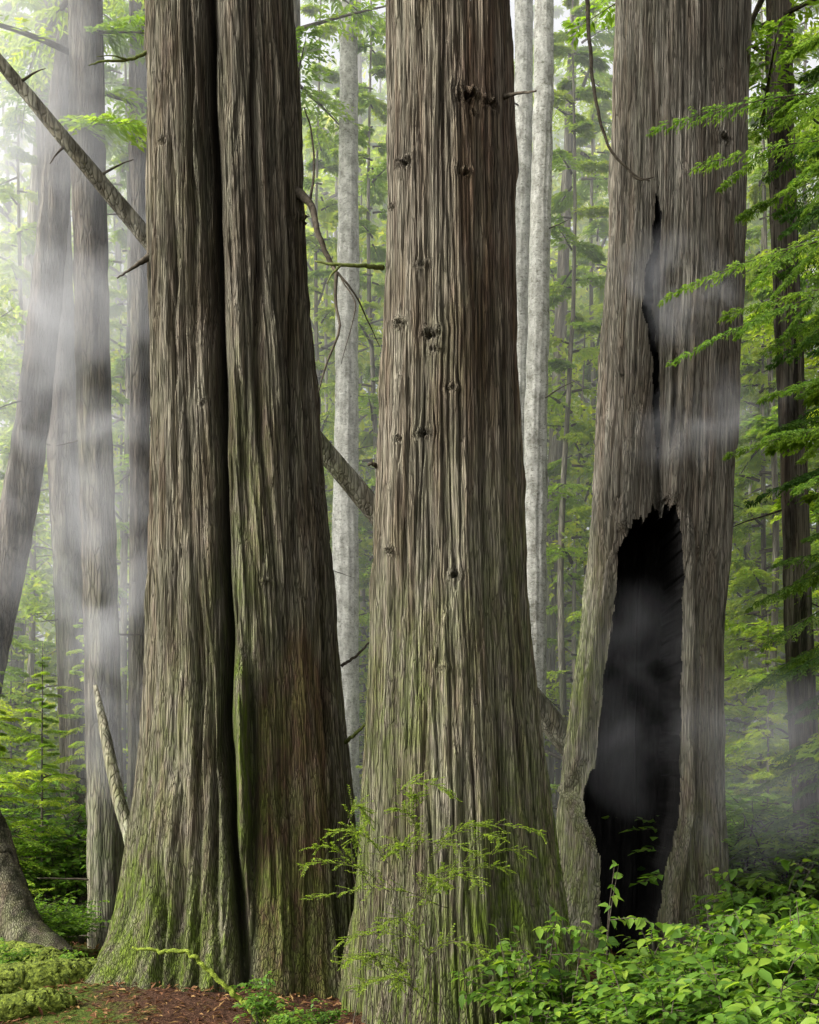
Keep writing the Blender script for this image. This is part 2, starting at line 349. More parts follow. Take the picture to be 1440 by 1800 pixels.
part('trunk',mesh('trunk',V,F,bark,at),T)
def branch(th,pts,rad,mat,n=30,seg=8,jit=.01,name='branch',sub=(),seed=1):
    G=Geo(); V,F=tube(pts,rad,n,seg,jit,seed,.15); G.add(V,F,.5)
    for p2,r2 in sub:
        V,F=tube(p2,r2,14,6,jit*.5,seed+3); G.add(V,F,.5)
    return part(name,G.mesh(name,[mat],True),th)
q=lambda l,D:[P(a,b,D) for a,b in l]
branch(T,[P(515,335,10),P(545,358,9.8),P(560,410,9.7),P(578,455,9.7),P(592,480,9.7)],[.05,.028,.022,.02,.016],twig,24,8,.02,
  sub=[([P(592,480,9.7),P(590,530,9.7),P(597,580,9.6),P(575,640,9.6),P(560,690,9.6)],[.016,.012,.01,.008,.005]),
       ([P(585,470,9.7),P(620,510,9.7),P(650,570,9.9),P(668,610,10)],[.012,.008,.005,.003]),
       ([P(545,358,9.8),P(552,300,9.8),P(548,230,9.9),P(535,190,10)],[.012,.009,.007,.005]),
       ([P(600,490,9.7),P(625,540,9.6),P(600,640,9.6)],[.006,.005,.002])])
branch(T,[P(262,450,10),P(235,470,9.9),P(205,490,9.9)],[.03,.014,.005],twig)
branch(T,[P(262,90,10),P(225,105,9.9),P(180,108,9.8),P(155,116,9.8)],[.016,.012,.009,.004],mossb,sub=[([P(225,105,9.9),P(200,98,9.8),P(170,100,9.8)],[.008,.006,.003])])
branch(T,[P(600,1170,10.2),P(630,1150,10.1),P(662,1115,10.1)],[.014,.01,.005],twig)
branch(T,[P(600,1310,10.2),P(625,1290,10),P(655,1262,10)],[.018,.014,.008],mossb)
# centre tree
D2=9.3
prof=[(-400,680,880),(0,677,893),(200,679,897),(500,678,903),(700,672,907),(900,665,913),(1100,660,926),(1200,655,935),(1350,645,952),(1500,635,970),(1650,622,990),(1750,610,1012),(1850,595,1040)]
kn=[(825,152,.10,.06),(862,160,.07,.045),(835,185,.05,.03),(708,256,.075,.05),(818,292,.06,.045),(700,548,.075,.045),(758,580,.09,.05),(765,610,.06,.035),(742,455,.06,.035),(745,757,.075,.045),(700,760,.05,.03),(797,1012,.055,.035),(780,1175,.05,.03),(795,682,.055,.035),(690,960,.05,.03),(690,330,.04,.03)]
def m2(x,y,Z,PH,px,py):
    m=.36*np.clip((4.4-Z)/3,0,1)+.28*np.clip((PH-.1)/1.0,0,1)*np.clip((5-Z)/4,0,1)+.3*np.clip((1.6-Z)/1.2,0,1)+.1
    return m+1.1*pn(x*1.6,y*1.6,Z*.6)*m
V,F,at,_=big_trunk(prof,D2,12,840,580,3,16.5,[([(700,1350,0),(705,1500,.6),(700,1800,.8)],.06,.07),([(870,1250,0),(885,1450,.7),(905,1750,1)],.07,.09),([(790,1400,0),(800,1600,.6),(800,1800,.7)],.05,.06),([(800,-200,.5),(812,200,.4),(830,500,.2),(835,700,0)],.05,.05)],kn,None,[(-.7,.2,.08,.4),(-.1,.2,.08,.4),(.6,.2,.1,.5),(1.3,.25,.15,.5),(2.8,.5,.2,.5),(-2,.4,.2,.5)],m2,None,lambda a,b:.35*np.clip((a-760)/60,0,1)*np.clip((1000-b)/400,0,1))
T=thing('cedar_tree',(float(P(805,1700,D2)[0]),D2,0),'straight broad cedar with furrowed, knotty bark','tree')
part('trunk',mesh('trunk',V,F,bark,at),T)
branch(T,[P(672,470,9.3),P(640,467,9.1),P(600,466,9),P(553,460,9)],[.022,.016,.013,.007],mossb,sub=[([P(600,466,9),P(585,480,9),P(575,500,9)],[.01,.008,.004])])
branch(T,[P(880,172,9.1),P(905,165,8.95),P(942,161,8.8)],[.022,.012,.006],twig)
branch(T,[P(665,822,9.3),P(655,815,9.2),P(646,818,9.2)],[.02,.014,.008],twig)
# right tree
D3=12.6
prof=[(-300,1085,1300),(0,1085,1312),(250,1080,1311),(500,1066,1308),(700,1051,1296),(850,1043,1288),(950,1036,1284),(1100,1022,1268),(1250,1004,1266),(1400,990,1268),(1550,976,1275),(1640,960,1285),(1720,945,1295)]
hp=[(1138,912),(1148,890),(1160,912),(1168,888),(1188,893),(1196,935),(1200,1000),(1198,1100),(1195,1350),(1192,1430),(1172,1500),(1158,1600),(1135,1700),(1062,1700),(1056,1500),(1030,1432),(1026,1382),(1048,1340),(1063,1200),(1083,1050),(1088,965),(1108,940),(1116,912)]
ck1=[(1154,345),(1164,380),(1160,425),(1154,460),(1147,500),(1145,540),(1150,580),(1156,620),(1160,690),(1162,760),(1156,800),(1152,760),(1150,690),(1147,620),(1140,580),(1132,540),(1136,490),(1145,450),(1150,400)]
def m3(x,y,Z,PH,px,py):
    m=.22*np.clip((4.5-Z)/4,0,1)+.6*np.clip((1085-px)/60,0,1)*np.clip((py-900)/300,0,1)+.2*np.clip((px-1200)/50,0,1)*np.clip((py-950)/300,0,1)+.06
    return m+1.*pn(x*1.6,y*1.6,Z*.6)*m
def s3(px,py):
    return np.clip((py-930+30*np.sin(px*.3))/30,0,1)*np.maximum(np.clip((px-1196)/8,0,1)*np.clip((1262-px)/10,0,1),np.clip((px-(1030-.07*(py-1000)))/8,0,1)*(px<1120))
V,F,at,hol=big_trunk(prof,D3,13.5,800,600,29,13.5,[
 ([(1152,200,0),(1152,400,.8),(1148,700,1),(1152,895,1)],.16,.10),([(1152,300,0),(1150,450,.7),(1150,700,.8),(1153,900,.9)],.03,.14),
 ([(1188,560,0),(1188,640,.9),(1182,760,.8),(1178,820,0)],.035,.12),([(1235,850,0),(1232,1000,.6),(1232,1500,.5)],.05,.06),
 ([(1095,930,0),(1078,980,1),(1068,1060,1),(1046,1200,1),(1030,1330,1),(1012,1390,1),(1022,1440,1),(1040,1500,.8),(1045,1650,.6)],.0601,-.11),
 ([(1203,900,0),(1211,960,1),(1211,1100,1),(1207,1350,1),(1206,1430,1.2),(1190,1500,1.3),(1174,1600,1.2),(1160,1700,1)],.0601,-.10),
 ([(1120,640,0),(1122,760,.8),(1112,860,1),(1100,915,1),(1095,940,0)],.08,-.09),([(1185,700,0),(1186,800,.8),(1180,870,1),(1180,900,0)],.07,-.10),
 ([(1100,600,0),(1098,740,.8),(1090,860,.8),(1075,900,0)],.04,.08)],[(1280,230,.09,.05),(1275,480,.12,.05),(1100,640,.06,.03),(1165,875,.08,.05)],[(hp,.95),(ck1,.22)],[(-1.1,.25,.15,.5),(.7,.2,.1,.4),(2.5,.4,.2,.5)],m3,s3)
T=thing('cedar_tree',(float(P(1150,1600,D3)[0]),D3,0),'old cedar with a tall burnt black hollow and crack','tree')
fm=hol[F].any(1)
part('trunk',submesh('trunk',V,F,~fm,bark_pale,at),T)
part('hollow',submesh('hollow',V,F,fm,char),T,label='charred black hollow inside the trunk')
branch(T,[P(1020,-150,11),P(1032,0,11),P(1038,90,11),P(1050,190,11),P(1075,265,11),P(1105,300,11),P(1142,318,11)],[.024,.02,.017,.015,.013,.01,.005],twig,40,8,.02,sub=[([P(1105,300,11),P(1125,316,11),P(1150,312,11)],[.01,.01,.004])])
# ---------------------------------------------------------------- conifer crowns
def crown(seed,z0,z1,Lmax,nbg,ll=.15,lw=.05,mats=None,tint=.5,nb=11,nk=8,lo=.35):
    rng=np.random.RandomState(seed); G=Geo()
    for i in range(nbg):
        u=(i+rng.rand())/nbg; z=z0+(z1-z0)*u
        L=Lmax*(1-u**1.3*.85)*rng.uniform(lo,1.); az=i*2.399+rng.uniform(-.5,.5)
        base=np.array([0,0,z]); tip=base+L*np.array([math.cos(az),math.sin(az),rng.uniform(-.35,.15)])
        bough(G,rng,base,tip,rng.uniform(.03,.2),nb,nk,ll,lw,.42,.35,1,.008+.012*L,tint+rng.normal(0,.12))
    return G.mesh('crown',mats or [needle,twig])
cr_tall=[crown(s,3.,24,3.2,64,.19,.062,tint=.6) for s in (1,2,3)]
cr_young=[crown(s,.5,9,2.3,55,.13,.045,tint=.6) for s in (11,12,13)]
cr_mid=[crown(s,1.5,15,2.2,58,.13,.042,tint=.62) for s in (51,52)]
cr_high=[crown(s,0,10,2.4,34,.14,.045) for s in (21,22)]
def trunk_mesh(pts,rad,mat,n=170,seg=48,seed=0,rough=.07,jit=.015,ga=None):
    V,F=tube(pts,rad,n,seg,jit,seed,rough,6.,.5)
    rd=np.clip(.6+pn(V[:,0]*16,V[:,1]*16,V[:,2]*1.1)*1.8,0,1); ms=np.clip(.35-V[:,2]*.06+.4*pn(V[:,0],V[:,1],V[:,2]*.5),0,1)*.8
    return mesh('trunk',V,F,mat,{'ridge':rd,'moss':ms})
def bgtree(line,D,mat,label,cname=None,cz=None,seed=0,stubs=0,name='conifer_tree',top=18,cat='tree',group='slender forest trees'):
    pts=[P(a,b,D) for a,b,_ in line]; rad=[w*K*D/2 for *_,w in line]
    b=pts[-1]; gzb=float(gz(b[0],D)); d=pts[-1]-pts[-2]
    if b[2]>gzb-.1:
        s_=(b[2]-gzb+.1)/max(.05,-d[2]); pts.append(b+d*s_); rad.append(rad[-1]*1.12)
    d=pts[0]-pts[1]; s_=(top-pts[0][2])/max(.05,d[2])
    if s_>0: pts.insert(0,pts[0]+d*s_); rad.insert(0,rad[0]*.5)
    T=thing(name,tuple(map(float,(pts[-1][0],D,0))),label,cat,group)
    part('trunk',trunk_mesh(pts,rad,mat,seed=seed,rough=.12 if mat is pale else .07),T)
    rng=np.random.RandomState(seed+50)
    if stubs:
        C=catmull(np.hstack([np.array(pts),np.array(rad)[:,None]]),200)
        for i in range(stubs):
            c=C[rng.randint(60,190)]; az=rng.uniform(0,6.28); L=rng.uniform(.2,.9); dd=np.array([math.cos(az),math.sin(az)*.6,rng.uniform(-.3,.3)])
            p0=c[:3]+dd*c[3]*.6; V,F=tube([p0,p0+dd*L*.5+[0,0,-.03],p0+dd*L+[0,0,-.12*L]],[.014,.008,.003],10,6,.01,i)
            part('branch',mesh('branch',V,F,twig,{'tint':np.zeros(len(V))}),T)
    if cname is not None:
        o=obj('crown',cname,T); p=np.array(pts[0]); o.location=(p[0]-T.location.x,0,cz); o.rotation_euler=(0,0,rng.uniform(0,6))
    return T
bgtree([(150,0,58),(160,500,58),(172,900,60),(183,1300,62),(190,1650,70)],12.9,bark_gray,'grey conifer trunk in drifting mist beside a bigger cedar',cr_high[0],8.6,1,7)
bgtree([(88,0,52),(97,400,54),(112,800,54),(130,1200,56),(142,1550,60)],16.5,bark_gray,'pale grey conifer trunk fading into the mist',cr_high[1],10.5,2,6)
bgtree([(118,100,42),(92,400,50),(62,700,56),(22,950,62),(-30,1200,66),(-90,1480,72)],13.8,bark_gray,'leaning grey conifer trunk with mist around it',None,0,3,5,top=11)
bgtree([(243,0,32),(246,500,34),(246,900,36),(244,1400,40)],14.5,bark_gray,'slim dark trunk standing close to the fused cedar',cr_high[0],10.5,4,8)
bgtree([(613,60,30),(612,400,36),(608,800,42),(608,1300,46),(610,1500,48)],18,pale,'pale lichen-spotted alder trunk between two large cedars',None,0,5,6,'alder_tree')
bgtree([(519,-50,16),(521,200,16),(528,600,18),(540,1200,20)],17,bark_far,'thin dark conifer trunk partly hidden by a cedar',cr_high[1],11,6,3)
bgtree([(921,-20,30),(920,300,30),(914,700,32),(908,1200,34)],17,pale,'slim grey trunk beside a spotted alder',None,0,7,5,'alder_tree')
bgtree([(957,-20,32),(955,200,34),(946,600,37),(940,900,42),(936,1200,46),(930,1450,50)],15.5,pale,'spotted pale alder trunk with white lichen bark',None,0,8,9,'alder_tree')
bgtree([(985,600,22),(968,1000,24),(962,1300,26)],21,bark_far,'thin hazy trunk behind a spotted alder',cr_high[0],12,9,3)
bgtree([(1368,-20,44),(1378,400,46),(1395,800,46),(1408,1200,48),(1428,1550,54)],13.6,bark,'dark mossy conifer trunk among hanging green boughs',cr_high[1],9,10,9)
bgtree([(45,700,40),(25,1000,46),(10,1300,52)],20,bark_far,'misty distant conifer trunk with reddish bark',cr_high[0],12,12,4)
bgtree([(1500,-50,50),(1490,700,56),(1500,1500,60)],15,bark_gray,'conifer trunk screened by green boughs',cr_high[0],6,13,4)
# forest trees behind, shared crowns
rng=np.random.RandomState(5)
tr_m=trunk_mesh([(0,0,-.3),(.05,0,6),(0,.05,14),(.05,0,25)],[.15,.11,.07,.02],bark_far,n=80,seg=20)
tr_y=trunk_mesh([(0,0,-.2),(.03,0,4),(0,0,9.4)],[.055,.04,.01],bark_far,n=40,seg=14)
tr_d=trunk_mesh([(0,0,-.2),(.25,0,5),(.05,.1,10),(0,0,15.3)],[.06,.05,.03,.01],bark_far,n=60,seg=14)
def sapling(seed,h,r):
    rng=np.random.RandomState(seed); G=Geo()
    for i in range(46):
        z=h*rng.uniform(.12,.97); az=rng.uniform(0,6.28); L=r*rng.uniform(.4,1)*(1.15-.6*z/h)
        d=np.array([math.cos(az),math.sin(az),rng.uniform(-.1,.5)]); p0=np.array([0,0,z]); p1=p0+d*L*.5+UP*.1; p2=p0+d*L-UP*.15*L
        V,F=tube([p0,p1,p2],[.016,.009,.003],10,5,.02,i); G.add(V,F,.5,1)
        for k in range(7):
            f=rng.uniform(.3,1); b=catmull([p0,p1,p2],20)[int(f*19)]; dd=nrm(d*.5+rng.normal(0,.7,3)*[1,1,.5]); l2=L*rng.uniform(.2,.45); M=18
            s_=np.linspace(.1,1,M)[:,None]; c=b+dd*l2*s_-UP*.2*l2*s_**2+rng.normal(0,.05,(M,3))
            ld=dd+rng.normal(0,.8,(M,3)); ld[:,2]-=.3
            V,F=diamonds(c,ld,UP+rng.normal(0,.5,(M,3)),rng.uniform(.06,.12,M),rng.uniform(.04,.075,M)); G.add(V,F,np.repeat(np.clip(rng.normal(.5,.2,M),0,1),4))
    return G.mesh('crown',[maple,twig])
cr_sap=[sapling(s,7,2.3) for s in (61,62,63)]
tr_s=trunk_mesh([(0,0,-.2),(.15,0,3),(0,.1,7)],[.035,.028,.008],bark_far,n=40,seg=12)
KD={'t':('conifer_tree','tall feathery green conifer standing in pale mist','misty forest conifers',tr_m,cr_tall),
    'y':('young_conifer_tree','young drooping hemlock with light green boughs','young conifers in the undergrowth',tr_y,cr_young),
    's':('maple_sapling','slender sapling with bright sunlit yellow-green leaves','sunlit saplings',tr_s,cr_sap),
    'm':('hemlock_tree','slender hemlock with light green drooping boughs','slender hemlocks',tr_d,cr_mid)}
def place(kind,px,D,sc_,rz):
    nm,lb,gp,tm,cs=KD[kind]; x=(px-720)*K*D; z=float(gz(x,D))
    T=thing(nm,(x,D,z),lb,'tree',gp); T.scale=(sc_,)*3; T.rotation_euler=(0,0,rz)
    obj('trunk',tm,T); obj('crown',cs[rng.randint(len(cs))],T)
for D,px0,step,k in [(31,-200,520,'t'),(39,-300,330,'t')]:
    px=px0+rng.uniform(0,80)
    while px<1740:
        place(k,px,D+rng.uniform(-2,2),rng.uniform(.9,1.3),rng.uniform(0,6.28)); px+=step*rng.uniform(.7,1.3)
for px,D,s_ in [(-60,15.5,.8),(640,22,.8),(1060,24,1.2),(1340,17,1.),(1470,15,1.1),(1560,12.8,1.),(60,21,1.0),(20,17.5,.45),(700,17,.42),(1350,14.8,.4),(-10,13.6,.34),(75,14.6,.36),(150,15.5,.42)]:
    place('y',px,D,s_,rng.uniform(0,6))
for px,D,s_ in [(30,19,.95),(215,18.5,.95),(565,20.5,1.),(655,19.5,1.),(1005,18.5,.95),(1050,22,1.1),(1335,16.5,.9),(1420,18,1.),(1470,22,1.2)]:
    place('m',px,D,s_,rng.uniform(0,6))
for px,D,s_ in [(-40,18,1.2),(60,22,1.6),(225,20,1.3),(210,28,2.2),(560,23,1.8),(650,25,2.),(600,30,2.6),(690,21,1.1),(980,23,1.7),(1030,20,1.3),(1010,30,2.6),(1310,19,1.3),(1400,23,1.9),(1330,28,2.3),(1450,27,2.4),(20,30,2.8),(120,33,2.6),(470,33,2.4),(760,30,2.4),(860,34,2.6),(1100,34,2.6),(575,27,2.4),(650,32,2.9),(1040,27,2.3),(1300,24,1.9)]:
    place('s',px,D,s_,rng.uniform(0,6))
# far mass
G=Geo(); N=90000
Dd=rng.uniform(41,48,N); xx=rng.uniform(-28,28,N)
zz_=rng.uniform(0,1,N)**1.2*27; keep=(pn(xx*.3,Dd*.2,zz_*.2)+.5*pn(xx*.9,Dd*.5,zz_*.7))>.0+.005*zz_; xx,Dd,zz_=xx[keep],Dd[keep],zz_[keep]; N=len(xx)
b=np.stack([xx,Dd,zz_],1); V,F=diamonds(b,rng.normal(size=(N,3))+[0,0,-.5],rng.normal(size=(N,3))+[0,-1,.6],rng.uniform(.3,.55,N),rng.uniform(.14,.25,N))
G.add(V,F,np.repeat(rng.uniform(.2,1.,N),4)); obj('distant_woods',G.mesh('distant_woods',[maple]),kind='stuff',label='distant misty green forest foliage')
# ---------------------------------------------------------------- overhanging cedar at right
G=Geo(); rg=np.random.RandomState(9); base_x=P(1640,0,9.4)[0]
tipz=[((1165,222),9.3,-60),((1235,290),9.2,-40),((1185,515),8.9,-110),((1203,625),8.9,-140),((1275,555),9.6,-60),((1280,800),9.8,-60),((1390,330),9.2,-90),((1345,700),9.8,-60),((1380,100),9.4,-80),((1400,860),9.6,-80),((1310,380),10.4,-120),((1340,480),10.6,-130),((1330,240),10.4,-120),((1350,620),10.8,-130)]
T=thing('cedar_tree',(float(base_x),9.6,0),'cedar with long drooping green sprays across other trunks','tree')
part('trunk',trunk_mesh([(base_x,9.6,-.2),(base_x+.05,9.6,4),(base_x,9.6,12)],[.35,.27,.14],bark,seed=4),T)
for (tp,D,dy) in tipz:
    tip=P(tp[0],tp[1],D); b=P(1640,tp[1]+dy,9.6); b[0]=base_x
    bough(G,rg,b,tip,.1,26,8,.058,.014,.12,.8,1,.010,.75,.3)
    for k in range(2):
        f=rg.uniform(.3,.8); s0=b+(tip-b)*f+UP*.2*np.linalg.norm(tip-b)*(f-f*f); t2=s0+np.array([rg.uniform(-.45,-.2),rg.uniform(-.3,.3),rg.uniform(-.45,-.1)])
        bough(G,rg,s0,t2,.1,12,7,.05,.013,.25,.6,1,.004,.7,.3)
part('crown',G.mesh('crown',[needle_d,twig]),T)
# second screening cedar with hanging sprays, beyond the first
G=Geo(); bx=P(1520,0,12.4)[0]
T=thing('cedar_tree',(float(bx),12.4,0),'cedar with dense hanging sprays around a dark trunk','tree')
part('trunk',trunk_mesh([(bx,12.4,-.2),(bx+.05,12.4,4),(bx,12.4,12)],[.2,.16,.08],bark,seed=6),T)
for k in range(46):
    z=rg.uniform(.9,9.5); L=rg.uniform(.5,1.25); az=rg.uniform(2.2,4.4); b=np.array([bx,12.4,z]); tip=b+L*np.array([math.cos(az),math.sin(az)*.7,-rg.uniform(.1,.6)])
    bough(G,rg,b,tip,.12,14,8,.075,.02,.3,.9,1,.009,rg.uniform(.3,.8),.3)
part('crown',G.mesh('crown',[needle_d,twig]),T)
# ---------------------------------------------------------------- leaning dead tree
a=P(-60,37,11.3); b_=P(1262,1620,16.0)
ts=np.linspace(0,1,7); pts=[a+(b_-a)*t for t in ts]
T=thing('leaning_dead_tree',tuple(map(float,b_)),'long bare dead tree leaning diagonally behind the cedars','tree')
part('trunk',trunk_mesh(pts,[.05+.13*t**.8 for t in ts],bark_far,n=220,seg=28,seed=8,jit=.004),T)
def onlog(f): return a+(b_-a)*f
for f,dv,L in [(.05,(.6,-.3,.1),.35),(.10,(-.3,-.2,-.5),.3),(.13,(.6,-.1,.25),.4),(.33,(-.5,-.3,-.35),.5),(.335,(.5,-.3,.5),.25),(.37,(-.6,-.3,-.2),.6),(.39,(-.7,-.3,-.5),.8),(.44,(-.6,-.2,.5),.4)]:
    p=onlog(f); d=nrm(np.array(dv)); V,F=tube([p,p+d*L*.5+[0,0,.02],p+d*L],[.018,.011,.004],12,6,.008,int(f*99)); part('branch',mesh('branch',V,F,twig,{'tint':np.zeros(len(V))}),T)
pts=[P(168,1205,11.4),P(185,1290,11.2),P(208,1400,11),P(235,1500,10.8),P(250,1640,10.6)]
T=thing('leaning_snag',tuple(map(float,pts[-1])),'slender bleached dead pole leaning against the fused cedar','dead tree')
part('trunk',trunk_mesh(pts,[.02,.05,.06,.065,.08],bark_far,n=60,seg=14,seed=3,jit=.004),T)
pts=[P(-60,1380,11.6),P(-15,1470,11.6),P(10,1560,11.4),P(38,1640,11.2),P(90,1710,11)]
T=thing('curved_trunk',tuple(map(float,pts[-1])),'dark curved trunk bending down to the mossy ground','tree')
part('trunk',trunk_mesh(pts,[.16,.18,.19,.22,.3],bark,n=70,seg=24,seed=5,rough=.15),T)
# mossy logs, resting on the ground
def log(ends,rad,label,seed):
    pts=[]
    for (px,D),r in zip(ends,rad):
        x=(px-720)*K*D; pts.append(np.array([x,D,float(gz(x,D))+r*.72]))
    T=thing('mossy_log',tuple(map(float,pts[0])),label,'log','mossy fallen logs')
    V,F=tube(pts,rad,200,70,.01,seed,.10,2.5,2.5); V=V+.018*np.stack([pn(V[:,0]*12,V[:,1]*12,V[:,2]*12+k) for k in (0,9,18)],1)+.008*np.stack([pn(V[:,0]*45,V[:,1]*45,V[:,2]*45+k) for k in (0,9,18)],1)
    part('log',mesh('log',V,F,mosslog,{'tint':np.zeros(len(V))}),T)
log([(-200,9.5),(-50,9.5),(70,9.55),(176,9.7)],[.15,.145,.135,.10],'thick fallen log covered in bright green moss',1)
log([(-200,10.9),(-40,10.8),(70,10.6),(150,10.5)],[.22,.20,.17,.07],'old mossy log behind another mossy log',2)
log([(-200,8.75),(-20,8.75),(70,8.8),(128,8.85)],[.12,.11,.10,.05],'thick fallen log covered in bright green moss',3)
pts=q([(233,1668),(280,1672),(325,1674),(362,1700),(402,1740),(440,1775),(472,1830)],8.4)
T=thing('mossy_branch',tuple(map(float,pts[-1])),'thin arching moss-covered branch at the foot of the fused cedar','branch')
V,F=tube(pts,[.008,.013,.015,.016,.018,.02,.024],90,12,.02,2,.35,2,14); part('stem',mesh('stem',V,F,mossy2,{'tint':np.zeros(len(V))}),T)
# ---------------------------------------------------------------- shrubs
def shrub(seed,h,r,ns,nl,ll,lw,mat,kind='broad',tint=.5,sub=3):
    rng=np.random.RandomState(seed); G=Geo()
    for i in range(ns):
        az=rng.uniform(0,6.28); rr=r*rng.uniform(.2,1); H=h*rng.uniform(.55,1.)*(1-.3*(rr/r))
        e=np.array([math.cos(az)*rr,math.sin(az)*rr,H]); mid=e*[.35,.35,.65]+rng.normal(0,.05,3); b=np.array([*(rng.uniform(-.08,.08,2)),-.1])
        stems=[([b,mid,e],.007)]
        for k in range(sub):
            f=rng.uniform(.45,.95); p=catmull([b,mid,e],20)[int(f*19)]; d=np.array([*rng.normal(0,1,2),rng.uniform(-.1,.4)]); d/=np.linalg.norm(d)
            stems.append(([p,p+d*h*.16,p+d*h*.32+[0,0,-.03]],.0035))
        for pl,rw in stems:
            V,F=tube(pl,[rw,rw*.7,rw*.25],10,5); G.add(V,F,.5,1)
            c=catmull(pl,nl+2); T_=nrm(np.gradient(c,axis=0)); st=int(nl*.3) if rw>.005 else 1
            c=c[st:];T_=T_[st:]; M=len(c); sgn=np.where(np.arange(M)%2==0,1,-1)[:,None]
            sd=nrm(np.cross(T_,UP)+rng.normal(0,.35,(M,3)))
            d=T_*.6+sd*sgn+rng.normal(0,.25,(M,3)); d[:,2]=d[:,2]*.5-.15
            nr=UP+rng.normal(0,.3,(M,3)); L=ll*rng.uniform(.5,1.15,M)
            if kind=='broad': V,F=broad(c,d,nr,L,L*lw); k_=15
            else: V,F=diamonds(c,d,nr,L,L*lw); k_=4
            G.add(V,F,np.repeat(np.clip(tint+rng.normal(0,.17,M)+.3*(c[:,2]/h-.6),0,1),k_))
    return G.mesh('foliage',[mat,twig],kind=='broad')
sal=[shrub(s,1.,.6,11,9,.105,.56,salal,'broad',.5,4) for s in (31,32,33,34)]
spr=[shrub(s,1.,.28,3,13,.085,.58,salal,'broad',.6,2) for s in (35,36,37)]
brm=[shrub(s,1.,.75,30,14,.075,.55,brushm,'d',.5,4) for s in (41,42,43)]
def putshrub(me,x,D,s_,sz,label,name,group,rz):
    T=thing(name,(float(x),float(D),float(gz(x,D))),label,'shrub',group); T.scale=(s_,s_,sz); T.rotation_euler=(0,0,rz)
    obj('foliage',me,T)
rg=np.random.RandomState(77)
for px,D,h in [(1010,8.1,.7),(1110,7.6,.75),(1180,7.2,.8),(1240,7.8,1.1),(1290,7.0,.9),(1350,7.6,1.15),(1400,6.9,1.0),(1450,7.5,1.3),(1330,8.6,1.0),(1430,8.8,1.25),(1130,8.8,.8),(1210,9.2,.8),(950,7.4,.5),(880,7.3,.4),(1050,6.9,.55),(1160,6.7,.5),(1250,6.5,.6),(1340,6.3,.7),(1430,6.1,.8),(820,7.5,.33),(930,8.0,.8),(1380,10.4,1.2),(1300,10.8,1.1),(1500,8.2,1.2)]:
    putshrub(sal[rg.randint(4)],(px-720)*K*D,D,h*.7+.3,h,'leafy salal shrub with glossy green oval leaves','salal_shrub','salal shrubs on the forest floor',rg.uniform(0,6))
for px,D,h in [(1065,8.2,1.6),(960,7.9,1.2),(985,7.8,1.35),(920,7.7,1.1),(1150,8.4,1.1),(1205,8.0,1.25),(1130,7.4,1.0),(1280,7.8,1.35),(1370,7.2,1.25),(1420,7.6,1.45),(1330,7.4,1.2)]:
    putshrub(spr[rg.randint(3)],(px-720)*K*D,D,1.,h,'tall thin salal sprig with bright oval leaves','salal_shrub','salal shrubs on the forest floor',rg.uniform(0,6))
for D,a0,a1,step in [(11.7,-150,170,80),(13,-200,240,90),(13.6,1290,1600,100),(15,-250,1650,95),(17.5,-250,1650,85),(20,-250,1650,85),(24,-250,1650,85),(29,-250,1650,85)]:
    px=a0
    while px<a1:
        d=D+rg.uniform(-.6,.6); h=rg.uniform(.8,1.5)*(1.0 if D<16 else 1.4)*(1.3 if px<200 or px>1250 else .75)
        if D<14 and px<300: h=rg.uniform(.45,.9)
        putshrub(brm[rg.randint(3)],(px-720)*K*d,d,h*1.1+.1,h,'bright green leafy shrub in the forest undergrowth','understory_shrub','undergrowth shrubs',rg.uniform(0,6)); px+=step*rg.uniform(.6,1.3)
# huckleberry : arching, flat sprays
G=Geo(); hb=P(745,1830,8.0); hb[2]=0
def spray(p0,p1,n2,width):
    c=catmull([p0,p0*.65+p1*.35+UP*.10,p0*.25+p1*.75+UP*.07,p1],40); V,F=tube(c[::5],np.linspace(.003,.0010,len(c[::5])),24,5,.01); G.add(V,F,.5,1)
    for i in range(n2):
        f=.08+.9*i/n2; k=int(f*39); p=c[k]; ax=nrm(c[min(k+1,39)]-c[k-1]); sg=1 if i%2 else -1
        sd=nrm(np.cross(ax,UP)*[1,1,.3]+rg.normal(0,.3,3))
        d=nrm(ax*.75+sd*sg*rg.uniform(.5,.9)+UP*rg.normal(.12,.2)); L=width*rg.uniform(.5,1)*(1.15-f*.8)
        e=p+d*L-UP*.15*L; cc=catmull([p,(p+e)/2+UP*.05*L,e],13); V,F=tube(cc[::3],[.0014,.0013,.0011,.0009,.0006],8,4); G.add(V,F,.5,1)
        M=len(cc); s2=nrm(np.cross(d,UP))
        for q_ in (-1,1):
            dd=d*.6+s2*q_+rg.normal(0,.22,(M,3)); V,F=broad(cc+0,dd,UP+rg.normal(0,.4,(M,3)),rg.uniform(.010,.021,M),rg.uniform(.006,.011,M)); G.add(V,F,np.repeat(np.clip(rg.normal(.55,.17,M),0,1),15))
mains=[((528,1525),7.6),((532,1585),7.5),((545,1490),7.8),((580,1465),7.9),((645,1440),7.9),((730,1402),7.8),((795,1400),7.7),((860,1450),7.7),((935,1495),7.8),((900,1530),7.6),((960,1465),7.9),((640,1690),7.5),((840,1500),7.5),((600,1700),7.4),((850,1560),7.4),((590,1660),7.6),((690,1500),7.6),((660,1640),7.4),((880,1480),7.6),((620,1480),7.7),((780,1560),7.3),((620,1740),7.3),((700,1740),7.3),((860,1680),7.4),((690,1425),7.8)]
